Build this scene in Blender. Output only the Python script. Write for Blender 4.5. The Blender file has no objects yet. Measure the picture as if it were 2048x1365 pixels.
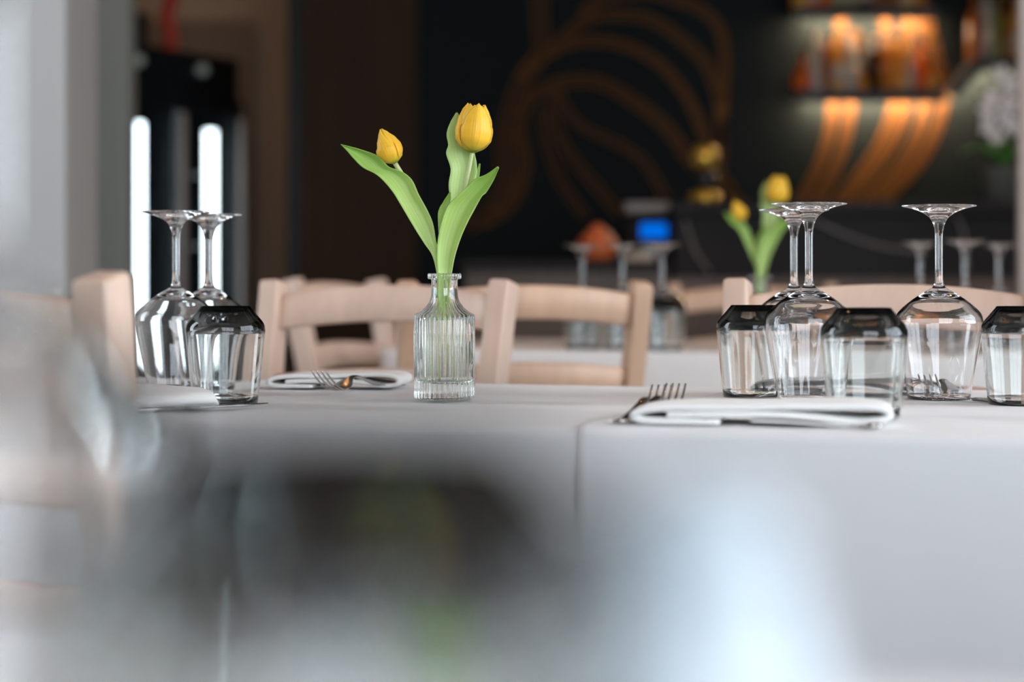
import bpy, bmesh, math, random
from mathutils import Vector, Matrix
random.seed(7)
PI = math.pi
S = bpy.context.scene
C = S.collection
F = 3980.0            # focal length in pixels of the 2048-wide frame
EYE = 0.874           # eye height; tables are 0.75
HOR = 578.0           # horizon row
# ------------------------------------------------------------------ camera
cd = bpy.data.cameras.new('camera'); cam = bpy.data.objects.new('camera', cd); C.objects.link(cam)
cam.location = (0, 0, EYE); cam.rotation_euler = (PI/2, 0, 0)
cd.sensor_width = 36; cd.lens = F/2048*36; cd.shift_y = (HOR-682.5)/2048
cd.clip_start = 0.02; cd.clip_end = 60
cd.dof.use_dof = True; cd.dof.focus_distance = 2.19; cd.dof.aperture_fstop = 2.8; cd.dof.aperture_blades = 0
S.camera = cam
# ------------------------------------------------------------------ light
w = bpy.data.worlds.new('sky'); S.world = w; w.use_nodes = True
bg = w.node_tree.nodes['Background']; bg.inputs[0].default_value = (0.82, 0.905, 1.0, 1); bg.inputs[1].default_value = 9.0
def portal(loc, rot, sx, sy):
    l = bpy.data.lights.new('window_portal', 'AREA'); l.shape = 'RECTANGLE'; l.size = sx; l.size_y = sy
    l.cycles.is_portal = True
    o = bpy.data.objects.new('window_portal', l); C.objects.link(o); o.location = loc; o.rotation_euler = rot
WR, WF, WL = 3.0, -2.4, -2.6      # right, front (behind the camera) and left wall planes
portal((WR-0.01, 1.1, 1.75), (0, PI/2, 0), 2.0, 3.0)
portal((1.0, WF+0.01, 1.75), (PI/2, 0, PI), 3.2, 2.0)
portal((WL+0.01, 2.85, 1.75), (0, -PI/2, 0), 2.0, .9)
S.view_settings.view_transform = 'Standard'; S.view_settings.look = 'None'
S.view_settings.exposure = 0.0; S.view_settings.gamma = 1.0; S.view_settings.use_curve_mapping = False
cy = S.cycles
cy.max_bounces = 20; cy.transmission_bounces = 20; cy.glossy_bounces = 8; cy.diffuse_bounces = 5; cy.transparent_max_bounces = 8
cy.sample_clamp_indirect = 6.0; cy.sample_clamp_direct = 0; cy.use_denoising = True

# ------------------------------------------------------------------ helpers
def sm(px, Y): return (px-1024)*Y/F
def zz(py, Y): return EYE-(py-HOR)*Y/F
def obj(name, bm_or_me, mat=None, parent=None, smooth=True):
    if isinstance(bm_or_me, bmesh.types.BMesh):
        me = bpy.data.meshes.new(name); bm_or_me.to_mesh(me); bm_or_me.free()
    else: me = bm_or_me
    if smooth:
        for p in me.polygons: p.use_smooth = True
    if mat is not None and not me.materials: me.materials.append(mat)
    o = bpy.data.objects.new(name, me); C.objects.link(o)
    if parent is not None: o.parent = parent
    return o
def tag(o, label, cat, group=None, kind=None):
    o['label'] = label; o['category'] = cat
    if group: o['group'] = group
    if kind: o['kind'] = kind
    return o
def thing(name, label, cat, loc=(0,0,0), rz=0, group=None, scale=1):
    o = bpy.data.objects.new(name, None); C.objects.link(o); o.empty_display_size = .05
    o.location = loc; o.rotation_euler = (0,0,rz); o.scale = (scale,)*3
    return tag(o, label, cat, group)
def struct(o, label=None):
    o['kind'] = 'structure'
    if label: o['label'] = label
    return o
def dup(root, loc, rz, label, group=None, scale=None, cat=None):
    r = root.copy(); C.objects.link(r); r.location = loc; r.rotation_euler = (0,0,rz)
    if scale: r.scale = (scale,)*3
    r['label'] = label
    if group: r['group'] = group
    elif 'group' in r.keys(): del r['group']
    for ch in list(root.children):
        c = ch.copy(); C.objects.link(c); c.parent = r
        for g in ch.children:
            d = g.copy(); C.objects.link(d); d.parent = c
    return r
def add_box(bm, x0, x1, y0, y1, z0, z1, bev=0):
    r = bmesh.ops.create_cube(bm, size=1)
    for v in r['verts']:
        v.co = Vector(((x0+x1)/2+v.co.x*(x1-x0), (y0+y1)/2+v.co.y*(y1-y0), (z0+z1)/2+v.co.z*(z1-z0)))
    if bev:
        es = list({e for v in r['verts'] for e in v.link_edges})
        bmesh.ops.bevel(bm, geom=es, offset=bev, segments=2, affect='EDGES', profile=.6)
    return bm
def box(x0, x1, y0, y1, z0, z1, bev=0): return add_box(bmesh.new(), x0, x1, y0, y1, z0, z1, bev)
def lathe(prof, seg=48, flute=None):
    """closed profile of (r,z); r=0 points become poles; flute(r,z,a)->dr"""
    bm = bmesh.new(); rings = []
    for i, (r, z) in enumerate(prof):
        if r < 1e-6: rings.append([bm.verts.new((0, 0, z))]); continue
        ring = []
        for k in range(seg):
            a = 2*PI*k/seg; rr = r+(flute(i, r, z, a) if flute else 0)
            ring.append(bm.verts.new((rr*math.cos(a), rr*math.sin(a), z)))
        rings.append(ring)
    pairs = list(zip(rings[:-1], rings[1:]))
    if len(rings[0]) > 1 and len(rings[-1]) > 1: pairs.append((rings[-1], rings[0]))
    for A, B in pairs:
        for k in range(seg):
            k2 = (k+1) % seg
            if len(A) == 1 and len(B) == 1: continue
            if len(A) == 1: bm.faces.new((A[0], B[k2], B[k]))
            elif len(B) == 1: bm.faces.new((A[k], A[k2], B[0]))
            else: bm.faces.new((A[k], A[k2], B[k2], B[k]))
    bmesh.ops.recalc_face_normals(bm, faces=bm.faces[:])
    return bm
def cr(pts, n=8):
    """Catmull-Rom through tuples"""
    P = [Vector(p) if len(p) <= 4 else p for p in pts]; out = []
    P = [P[0]*2-P[1]]+P+[P[-1]*2-P[-2]]
    for i in range(1, len(P)-2):
        p0, p1, p2, p3 = P[i-1:i+3]
        for k in range(n):
            t = k/n
            out.append(0.5*((2*p1)+(p2-p0)*t+(2*p0-5*p1+4*p2-p3)*t*t+(3*p1-p0-3*p2+p3)*t**3))
    out.append(P[-2]); return out
def sweep(stations, seg=10, side=None, sq=1.0, bm=None):
    """stations: (center Vector, half width a, half thickness b); side: width direction"""
    bm = bm or bmesh.new(); rings = []; n = len(stations)
    for i, (c, a, b) in enumerate(stations):
        c = Vector(c); p = Vector(stations[max(0, i-1)][0]); q = Vector(stations[min(n-1, i+1)][0])
        t = (q-p).normalized()
        s = Vector(side) if side is not None else (Vector((1, 0, 0)) if abs(t.x) < .9 else Vector((0, 1, 0)))
        s = (s-t*s.dot(t)).normalized(); u = t.cross(s)
        ring = []
        for k in range(seg):
            an = 2*PI*(k+.5)/seg
            ca, sa = math.cos(an), math.sin(an)
            ca = math.copysign(abs(ca)**sq, ca); sa = math.copysign(abs(sa)**sq, sa)
            ring.append(bm.verts.new(c+s*(a*ca)+u*(b*sa)))
        rings.append(ring)
    for A, B in zip(rings[:-1], rings[1:]):
        for k in range(seg): bm.faces.new((A[k], A[(k+1) % seg], B[(k+1) % seg], B[k]))
    bm.faces.new(rings[0][::-1]); bm.faces.new(rings[-1])
    bmesh.ops.recalc_face_normals(bm, faces=bm.faces[:])
    return bm
def hsh(*a):
    v = math.sin(sum((i+1)*12.9898*x for i, x in enumerate(a)))*43758.5453; return v-math.floor(v)

# ------------------------------------------------------------------ materials
def mat(name, col, rough=.5, metal=0, bump=None, noise=None, trans=0, ior=1.45, emit=None, estr=0, spec=None, sheen=0, coords='Object'):
    m = bpy.data.materials.new(name); m.use_nodes = True; nt = m.node_tree; N = nt.nodes; L = nt.links
    b = N['Principled BSDF']; b.inputs['Base Color'].default_value = (*col, 1)
    b.inputs['Roughness'].default_value = rough; b.inputs['Metallic'].default_value = metal
    b.inputs['Transmission Weight'].default_value = trans; b.inputs['IOR'].default_value = ior
    if spec is not None: b.inputs['Specular IOR Level'].default_value = spec
    if sheen: b.inputs['Sheen Weight'].default_value = sheen
    if emit: b.inputs['Emission Color'].default_value = (*emit, 1); b.inputs['Emission Strength'].default_value = estr
    tc = N.new('ShaderNodeTexCoord')
    if noise:
        sc, amt, stretch = noise
        mp = N.new('ShaderNodeMapping'); mp.inputs['Scale'].default_value = stretch
        n = N.new('ShaderNodeTexNoise'); n.inputs['Scale'].default_value = sc; n.inputs['Detail'].default_value = 5
        L.new(tc.outputs[coords], mp.inputs[0]); L.new(mp.outputs[0], n.inputs[0])
        r = N.new('ShaderNodeValToRGB'); r.color_ramp.elements[0].position = .3; r.color_ramp.elements[1].position = .7
        r.color_ramp.elements[0].color = (*[c*(1-amt) for c in col], 1); r.color_ramp.elements[1].color = (*[min(1, c*(1+amt*.5)) for c in col], 1)
        L.new(n.outputs[0], r.inputs[0]); L.new(r.outputs[0], b.inputs['Base Color'])
    if bump:
        sc, st, stretch = bump
        mp = N.new('ShaderNodeMapping'); mp.inputs['Scale'].default_value = stretch
        n = N.new('ShaderNodeTexNoise'); n.inputs['Scale'].default_value = sc; n.inputs['Detail'].default_value = 4
        L.new(tc.outputs[coords], mp.inputs[0]); L.new(mp.outputs[0], n.inputs[0])
        bp = N.new('ShaderNodeBump'); bp.inputs['Strength'].default_value = st; bp.inputs['Distance'].default_value = .002
        L.new(n.outputs[0], bp.inputs['Height']); L.new(bp.outputs[0], b.inputs['Normal'])
    return m
def glass(name, col=(1, 1, 1), ior=1.47, rough=0.0, ramp=None):
    m = bpy.data.materials.new(name); m.use_nodes = True; nt = m.node_tree; N = nt.nodes; L = nt.links
    N.remove(N['Principled BSDF']); g = N.new('ShaderNodeBsdfGlass'); g.inputs['Color'].default_value = (*col, 1)
    g.inputs['IOR'].default_value = ior; g.inputs['Roughness'].default_value = rough
    if ramp:
        tc = N.new('ShaderNodeTexCoord'); sp = N.new('ShaderNodeSeparateXYZ'); L.new(tc.outputs['Object'], sp.inputs[0])
        r = N.new('ShaderNodeValToRGB'); mr = N.new('ShaderNodeMapRange'); mr.inputs['From Min'].default_value = 0; mr.inputs['From Max'].default_value = .105
        L.new(sp.outputs['Z'], mr.inputs[0]); L.new(mr.outputs[0], r.inputs[0]); L.new(r.outputs[0], g.inputs['Color'])
        e = r.color_ramp.elements
        for i, (p, c) in enumerate(ramp):
            el = e[i] if i < 2 else e.new(p)
            el.position = p; el.color = (*c, 1)
    L.new(g.outputs[0], N['Material Output'].inputs['Surface'])
    return m
def leafmat(name, c0, c1, axis_scale, streak, tr=.35):
    """green leaf / petal: streaked diffuse + translucent"""
    m = bpy.data.materials.new(name); m.use_nodes = True; nt = m.node_tree; N = nt.nodes; L = nt.links
    b = N['Principled BSDF']; b.inputs['Roughness'].default_value = .45
    uv = N.new('ShaderNodeUVMap'); sp = N.new('ShaderNodeSeparateXYZ'); L.new(uv.outputs[0], sp.inputs[0])
    r = N.new('ShaderNodeValToRGB'); L.new(sp.outputs['Y'], r.inputs[0])
    e = r.color_ramp.elements
    for i, (p, c) in enumerate(c0):
        el = e[i] if i < 2 else e.new(p)
        el.position = p; el.color = (*c, 1)
    mp = N.new('ShaderNodeMapping'); mp.inputs['Scale'].default_value = axis_scale; L.new(uv.outputs[0], mp.inputs[0])
    n = N.new('ShaderNodeTexNoise'); n.inputs['Scale'].default_value = 1; n.inputs['Detail'].default_value = 3; L.new(mp.outputs[0], n.inputs[0])
    mx = N.new('ShaderNodeMixRGB'); mx.blend_type = 'MULTIPLY'; mx.inputs['Fac'].default_value = streak
    r2 = N.new('ShaderNodeValToRGB'); r2.color_ramp.elements[0].position = .3; r2.color_ramp.elements[0].color = (*c1, 1)
    r2.color_ramp.elements[1].position = .62; r2.color_ramp.elements[1].color = (1, 1, 1, 1)
    L.new(n.outputs[0], r2.inputs[0]); L.new(r.outputs[0], mx.inputs[1]); L.new(r2.outputs[0], mx.inputs[2])
    L.new(mx.outputs[0], b.inputs['Base Color'])
    bp = N.new('ShaderNodeBump'); bp.inputs['Strength'].default_value = .5; bp.inputs['Distance'].default_value = .0008
    L.new(n.outputs[0], bp.inputs['Height']); L.new(bp.outputs[0], b.inputs['Normal'])
    t = N.new('ShaderNodeBsdfTranslucent'); L.new(mx.outputs[0], t.inputs['Color']); L.new(bp.outputs[0], t.inputs['Normal'])
    ms = N.new('ShaderNodeMixShader'); ms.inputs[0].default_value = tr
    L.new(b.outputs[0], ms.inputs[1]); L.new(t.outputs[0], ms.inputs[2]); L.new(ms.outputs[0], N['Material Output'].inputs['Surface'])
    return m
M = {}
M['cloth'] = mat('white_cloth', (.74, .735, .74), .85, bump=(26, .35, (1, 1, 1)), sheen=.15)
M['cloth_far'] = mat('cream_cloth', (.76, .72, .69), .85, bump=(20, .4, (1, 1, .4)))
M['napkin'] = mat('napkin_cloth', (.86, .85, .83), .85, bump=(60, .25, (1, 1, 1)), sheen=.1)
M['beech'] = mat('pale_beech', (.68, .49, .385), .42, noise=(6, .12, (6, 6, .8)), bump=(40, .15, (4, 4, .5)))
M['beech_far'] = mat('honey_beech', (.62, .40, .27), .42, noise=(6, .14, (6, 6, .8)))
M['seat'] = mat('seat_wood', (.60, .43, .31), .5, noise=(8, .2, (.6, 8, 8)))
M['glass'] = glass('clear_glass', (1, 1, 1), 1.46)
M['vase'] = glass('moulded_glass', (.985, .995, .985), 1.48)
M['smoke'] = glass('smoked_glass', ior=1.46, ramp=[(0, (.985, .99, .985)), (1, (.14, .145, .15)), (.55, (.94, .95, .945)), (.74, (.90, .91, .91)), (.85, (.80, .81, .81)), (.935, (.58, .59, .59))])
M['steel'] = mat('polished_steel', (.60, .58, .56), .13, 1)
M['leaf'] = leafmat('tulip_leaf', [(0, (.66, .78, .34)), (1, (.30, .52, .08)), (.45, (.56, .72, .22))], (.55, .8, .5), (14, .7, 1), .55, .35)
M['leaf2'] = leafmat('tulip_leaf_pale', [(0, (.60, .74, .26)), (1, (.50, .64, .26)), (.5, (.64, .77, .33))], (.6, .82, .5), (16, .7, 1), .6, .35)
M['petal'] = leafmat('tulip_petal', [(0, (.34, .42, .03)), (1, (1, .70, .07)), (.13, (.85, .62, .05)), (.3, (1, .64, .04))], (.93, .72, .4), (20, .5, 1), .45, .3)
M['stem'] = mat('tulip_stem', (.46, .52, .24), .45)
M['black'] = mat('black_gloss', (.012, .014, .016), .2)
M['matte'] = mat('matte_black', (.02, .018, .017), .8, spec=.1)
M['teal'] = mat('dark_teal_wall', (.009, .013, .0145), .75, spec=.12, bump=(8, .2, (1, 1, 1)))
M['brown'] = mat('brown_panel', (.040, .022, .012), .7, spec=.2, noise=(3, .25, (6, 6, .5)))
M['beige'] = mat('beige_wall', (.46, .37, .28), .8, noise=(2, .06, (1, 1, 1)))
M['greywall'] = mat('grey_wall', (.30, .31, .28), .45, noise=(2, .08, (1, 1, .3)))
M['white'] = mat('white_paint', (.78, .77, .76), .6)
M['column'] = mat('column_paint', (.42, .415, .40), .6)
M['ceil'] = mat('ceiling_paint', (.16, .15, .14), .9)
M['floor'] = mat('dark_floor', (.045, .032, .024), .35, noise=(3, .3, (1, 8, 1)))
M['copper'] = mat('copper_line', (.15, .060, .015), .6, .1, spec=.1)
M['marble'] = mat('dark_marble', (.022, .019, .019), .6, spec=.2)
M['walnut'] = mat('bar_wood', (.10, .055, .03), .45, noise=(4, .3, (8, 1, 1)))
M['shelf'] = mat('shelf_dark', (.02, .014, .01), .5)
M['led_warm'] = mat('led_strip', (1, .9, .75), .5, emit=(1, .74, .46), estr=300)
M['led_cool'] = mat('led_tube', (1, 1, 1), .5, emit=(.86, .93, 1), estr=9)
M['lamp'] = mat('lamp_bulb', (1, .8, .6), .5, emit=(1, .50, .20), estr=1100)
M['screen'] = mat('blue_screen', (.0, .01, .03), .6, emit=(.0, .15, .80), estr=1.0, spec=0)
M['plasticgrey'] = mat('grey_plastic', (.22, .19, .17), .45)
M['gold'] = mat('gold_foil', (.80, .50, .08), .3, .7)
M['red'] = mat('red_ribbon', (.45, .03, .012), .6)
M['orange'] = mat('terracotta_glaze', (.75, .17, .05), .3)
M['orchid'] = mat('orchid_petal', (.85, .82, .82), .6)
M['green'] = mat('foliage', (.10, .28, .05), .5, noise=(12, .4, (1, 1, 1)))
M['green_leaf'] = mat('fresh_leaf', (.30, .62, .07), .5)
M['pot'] = mat('pot_grey', (.13, .13, .11), .6)
M['porcelain'] = mat('pale_porcelain', (.45, .51, .55), .25)
M['pink_post'] = mat('pink_column', (.46, .38, .34), .6)
def bottle_mat(n, col, t=.5):
    m = bpy.data.materials.new(n); m.use_nodes = True; N = m.node_tree.nodes; L = m.node_tree.links
    b = N['Principled BSDF']; b.inputs['Base Color'].default_value = (*col, 1); b.inputs['Roughness'].default_value = .08
    tl = N.new('ShaderNodeBsdfTranslucent'); tl.inputs['Color'].default_value = (*col, 1)
    ms = N.new('ShaderNodeMixShader'); ms.inputs[0].default_value = t
    L.new(b.outputs[0], ms.inputs[1]); L.new(tl.outputs[0], ms.inputs[2]); L.new(ms.outputs[0], N['Material Output'].inputs['Surface'])
    return m
BM = {'amber': bottle_mat('amber_spirit', (.85, .36, .06)), 'orange': bottle_mat('orange_spirit', (.9, .2, .015)), 'clear': bottle_mat('clear_spirit', (.65, .60, .52)),
      'dark': bottle_mat('dark_spirit', (.07, .03, .015)), 'brown': bottle_mat('brown_spirit', (.4, .14, .04)), 'olive': bottle_mat('olive_spirit', (.32, .30, .08)),
      'gold': bottle_mat('golden_spirit', (.95, .52, .08))}
M['label'] = mat('paper_label', (.62, .50, .38), .7)
M['cap'] = mat('bottle_cap', (.35, .22, .12), .35, .6)

# ------------------------------------------------------------------ setting
H3 = 3.1; YB = 7.62
def st(name, bm, m, label=None): return struct(obj(name, bm, m, smooth=False), label)
st('floor', box(WL-.2, WR+.2, WF-.2, 10.2, -.1, 0), M['floor'])
st('ceiling', box(WL-.2, WR+.2, WF-.2, 10.2, H3, H3+.1), M['ceil'])
bm = box(WR, WR+.15, WF, -.4, 0, H3); add_box(bm, WR, WR+.15, 2.6, 10.2, 0, H3); add_box(bm, WR, WR+.15, -.4, 2.6, 0, .75); add_box(bm, WR, WR+.15, -.4, 2.6, 2.75, H3)
wr = st('wall_right', bm, M['greywall'])
bm = box(WL, -.6, WF-.15, WF, 0, H3); add_box(bm, 2.6, WR+.15, WF-.15, WF, 0, H3); add_box(bm, -.6, 2.6, WF-.15, WF, 0, .75); add_box(bm, -.6, 2.6, WF-.15, WF, 2.75, H3)
st('wall_front', bm, M['greywall'])
bm = box(WL-.15, WL, WF-.15, 2.4, 0, H3); add_box(bm, WL-.15, WL, 3.3, 9.9, 0, H3); add_box(bm, WL-.15, WL, 2.4, 3.3, 0, .75); add_box(bm, WL-.15, WL, 2.4, 3.3, 2.75, H3)
st('wall_left', bm, M['greywall'])
def window(name, x0, x1, y0, y1, z0, z1, bars):
    r = bpy.data.objects.new(name, None); C.objects.link(r); r['kind'] = 'structure'
    bm = bmesh.new(); t = .05
    horiz = abs(x1-x0) > abs(y1-y0)
    add_box(bm, x0, x1, y0, y1, z0, z0+t); add_box(bm, x0, x1, y0, y1, z1-t, z1)
    for k in range(bars+1):
        f = k/bars
        if horiz: a = x0+(x1-x0-t)*f; add_box(bm, a, a+t, y0, y1, z0, z1)
        else: a = y0+(y1-y0-t)*f; add_box(bm, x0, x1, a, a+t, z0, z1)
    obj('window_frame', bm, M['black'], r, smooth=False)
window('window_1', WR+.03, WR+.09, -.4, 2.6, .75, 2.75, 3)
window('window_2', -.6, 2.6, WF-.09, WF-.03, .75, 2.75, 3)
window('window_3', WL-.09, WL-.03, 2.4, 3.3, .75, 2.75, 1)
wb = st('wall_back', box(sm(835, YB), WR+.15, YB, YB+.12, 0, H3), M['teal'])
st('wall_panel', box(sm(604, YB), sm(835, YB), YB-.02, YB+.12, 0, H3), M['brown'], 'dark brown timber wall panel')
st('trim_1', box(sm(578, YB), sm(604, YB), YB-.04, YB+.12, 0, H3), M['black'], 'black upright frame beside the brown panel')
st('wall_rear', box(WL, WR+.15, 9.6, 9.75, 0, H3), M['beige'])
# grey return wall and white column on the left
st('wall_partition', box(WL, sm(258, 6.2), 6.2, 6.32, 0, H3), M['greywall'])
st('trim_2', box(-1.9, sm(132, 4.5), 4.5, 4.85, 0, H3, .01), M['column'], 'white painted column at the left')
st('trim_3', box(sm(2040, 4.9), sm(2040, 4.9)+.3, 4.9, 4.94, 0, H3, .008), M['pink_post'], 'pinkish column at the right edge')

# mural: copper lines on the dark wall
def mural(pts, offs, wd):
    P = cr([(a, b) for a, b in pts], 10)
    for off in offs:
        bm = bmesh.new(); rows = []
        for i, p in enumerate(P):
            t = (P[min(i+1, len(P)-1)]-P[max(i-1, 0)]).normalized(); n = Vector((-t.y, t.x))
            row = []
            for sgn in (-1, 1):
                q = p+n*(off+sgn*wd/2)
                for yy in (YB-.004, YB):
                    row.append(bm.verts.new((sm(q.x, YB), yy, zz(q.y, YB))))
            rows.append(row)
        for A, B in zip(rows[:-1], rows[1:]):
            bm.faces.new((A[0], A[2], B[2], B[0])); bm.faces.new((A[1], B[1], B[3], A[3]))
            bm.faces.new((A[0], B[0], B[1], A[1])); bm.faces.new((A[2], A[3], B[3], B[2]))
        bmesh.ops.recalc_face_normals(bm, faces=bm.faces[:])
        obj('mural_line', bm, M['copper'], wb, smooth=False)
O3 = (-14, 0, 14)
mural([(1078, -40), (1080, 40), (1083, 105), (1050, 150), (1024, 215), (1008, 293), (1010, 360), (985, 420), (930, 452)], O3, 4)
mural([(966, 447), (1021, 410), (1050, 335), (1040, 260), (1050, 210), (1095, 175), (1150, 161), (1205, 167), (1260, 198), (1315, 238), (1351, 278), (1385, 325), (1443, 360), (1479, 410)], (-10, 0, 10), 3.6)
mural([(1040, 160), (1076, 117), (1131, 92), (1186, 82), (1252, 92), (1315, 125), (1362, 176), (1391, 227), (1413, 286), (1445, 360), (1485, 410)], (-8, 0, 8), 3.6)
mural([(1100, 110), (1131, 73), (1168, 42), (1223, 29), (1296, 37), (1351, 70), (1406, 121), (1435, 183), (1443, 256), (1439, 330)], (-9, 0, 9), 3.4)
mural([(1160, 30), (1210, -5), (1290, -15), (1351, 0), (1406, 22), (1440, 60), (1450, 120), (1446, 200), (1442, 300)], (-8, 0, 8), 3.4)
mural([(1113, 180), (1139, 227), (1168, 256), (1223, 282), (1278, 315), (1307, 352), (1332, 400)], (-6, 6), 3.4)
mural([(1106, 185), (1113, 256), (1150, 322), (1194, 374), (1240, 430)], (-7, 7), 3.6)
mural([(1084, 215), (1095, 293), (1124, 366), (1172, 436)], (-7, 7), 3.2)
for base in ([(1690, -40), (1684, 30), (1672, 110), (1668, 190), (1658, 270), (1634, 340), (1590, 420)], [(1708, 60), (1706, 120), (1702, 200), (1690, 280), (1664, 350), (1630, 410)]):
    mural(base, (-8, 0, 8), 5)
for base in ([(1770, -40), (1772, 60), (1782, 130), (1790, 195), (1768, 270), (1725, 340), (1660, 420)], [(1812, -40), (1815, 40), (1818, 120), (1815, 195), (1795, 270), (1752, 340), (1690, 410)],
             [(1838, -40), (1842, 40), (1850, 120), (1852, 195), (1836, 270), (1798, 335), (1730, 405)], [(1850, 0), (1866, 80), (1884, 150), (1886, 210), (1870, 270), (1832, 335), (1765, 405)]):
    mural(base, (-7, 2, 8), 5)

# ------------------------------------------------------------------ bar and shelves
YW = 6.3
hz = zz(405, YW); lz = zz(522, YW)
t = thing('bar_counter', 'long dark marble raised bar counter in front of the mural wall', 'bar counter', (0, YW, 0))
obj('front_panel', box(sm(1352, YW), 2.95, 0, .12, .08, hz-.04), M['marble'], t, smooth=False)
obj('counter_top', box(sm(1345, YW), 2.97, -.04, .35, hz-.04, hz, .004), M['marble'], t, smooth=False)
obj('footrail_panel', box(sm(1345, YW), 2.95, -.03, 0, .08, zz(556, YW)), M['walnut'], t, smooth=False)
vein = [[(1600, 425), (1680, 465), (1760, 492), (1850, 505)], [(1900, 415), (1925, 460), (1935, 540)], [(1370, 440), (1390, 500), (1420, 545)]]
for vp in vein:
    P = cr(vp, 6); obj('marble_vein', sweep([((sm(p.x, YW), -.001, zz(p.y, YW)), .006, .002) for p in P], 4, (0, 0, 1)), M['plasticgrey'], t)
t = thing('service_counter', 'low dark service counter with a brown timber front left of the raised bar', 'counter', (0, YW, 0))
obj('front_panel', box(sm(930, YW), sm(1340, YW), .05, .5, .05, lz-.03), M['walnut'], t, smooth=False)
obj('counter_top', box(sm(920, YW), sm(1342, YW), 0, .55, lz-.03, lz, .004), M['marble'], t, smooth=False)
# payment terminal
t = thing('payment_terminal', 'grey payment terminal with a lit blue screen on the service counter', 'terminal', (sm(1294, 6.45), 6.45, lz))
s6 = 6.45/F
obj('base', box(-42*s6, 12*s6, -.05, .06, 0, 18*s6, .006), M['label'], t, smooth=False)
obj('stand', box(-12*s6, 20*s6, .0, .05, 0, 80*s6, .004), M['black'], t, smooth=False)
obj('housing', box(-40*s6, 42*s6, -.03, .03, 32*s6, 98*s6, .008), M['matte'], t, smooth=False)
obj('top_cover', box(-46*s6, 43*s6, -.05, .05, 96*s6, 118*s6, .008), M['plasticgrey'], t, smooth=False)
obj('screen', box(-14*s6, 38*s6, -.036, -.03, 46*s6, 76*s6, .004), M['screen'], t, smooth=False)
# terracotta pot with sculpted leaves
t = thing('terracotta_jar', 'round orange-red glazed jar on the service counter', 'jar', (sm(1195, 6.5), 6.5, lz))
obj('body', lathe([(0, 0), (.035, 0), (.062, .025), (.068, .055), (.05, .085), (.032, .095), (.036, .105), (.03, .105), (.026, .09), (0, .09)], 24), M['orange'], t)
obj('knob', lathe([(0, .09), (.02, .092), (.024, .108), (.012, .122), (0, .124)], 16), M['orange'], t)
# gold and black ornament on the raised bar
t = thing('gold_ornament', 'gold and black bottle-shaped ornament on the raised bar', 'ornament', (sm(1410, 6.4), 6.4, hz))
obj('base', lathe([(0, 0), (.05, 0), (.052, .03), (.03, .042), (0, .042)], 24), M['gold'], t)
obj('body', lathe([(0, .04), (.03, .042), (.042, .07), (.035, .10), (.022, .112), (0, .112)], 24), M['black'], t)
obj('crown', lathe([(0, .108), (.026, .11), (.042, .13), (.044, .165), (.03, .185), (0, .19)], 24), M['gold'], t)
# orchid
t = thing('potted_orchid', 'white orchid in a grey pot at the right end of the bar', 'plant', (sm(2008, 6.4), 6.4, hz))
obj('pot', lathe([(0, 0), (.055, 0), (.07, .11), (.074, .115), (.066, .115), (.06, .1), (0, .1)], 24), M['pot'], t)
sp = cr([(0, 0, .1), (.01, 0, .26), (-.005, 0, .38), (-.03, 0, .44), (-.05, 0, .40), (-.06, 0, .3)], 6)
obj('flower_stem', sweep([(p, .003, .003) for p in sp], 6), M['green'], t)
for k in range(9):
    a = k*2.4; L = .11+.05*hsh(k); bm = bmesh.new(); n = 8; rows = []
    for i in range(n+1):
        f = i/n; r = L*f; z = .11+.06*math.sin(f*PI*.75)+.02*hsh(k, 2); wv = .026*math.sin(PI*min(1, f*.9+.08))
        d = Vector((math.cos(a), math.sin(a), 0)); nn = Vector((-d.y, d.x, 0))
        rows.append([bm.verts.new(d*r+nn*wv*s_+Vector((0, 0, z-abs(s_)*-.006))) for s_ in (-1, 0, 1)])
    for A, B in zip(rows[:-1], rows[1:]):
        for j in (0, 1): bm.faces.new((A[j], A[j+1], B[j+1], B[j]))
    lf = obj('leaf', bm, M['green'], t); md = lf.modifiers.new('solid', 'SOLIDIFY'); md.thickness = .003
for k, (fx, fz) in enumerate([(-.02, .445), (.015, .41), (-.045, .37), (.005, .35), (-.015, .31), (-.06, .28), (.02, .285), (-.03, .24), (-.065, .33)]):
    bm = bmesh.new()
    for q in range(5):
        a = q*2*PI/5+k; c = Vector((math.cos(a)*.017, -.008, math.sin(a)*.017))
        r = bmesh.ops.create_uvsphere(bm, u_segments=8, v_segments=6, radius=.016)
        R = Matrix.Rotation(-a, 3, 'Y')
        for v in r['verts']: v.co = R @ Vector((v.co.x*1.15, v.co.y*.22, v.co.z*.75))+c
    fo = obj('blossom', bm, M['orchid'], t); fo.location = (fx, -.02-.02*hsh(k, 5), fz-.035); fo.rotation_euler = (.3*hsh(k)-.15, 0, .8*hsh(k, 3)-.4)

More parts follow.
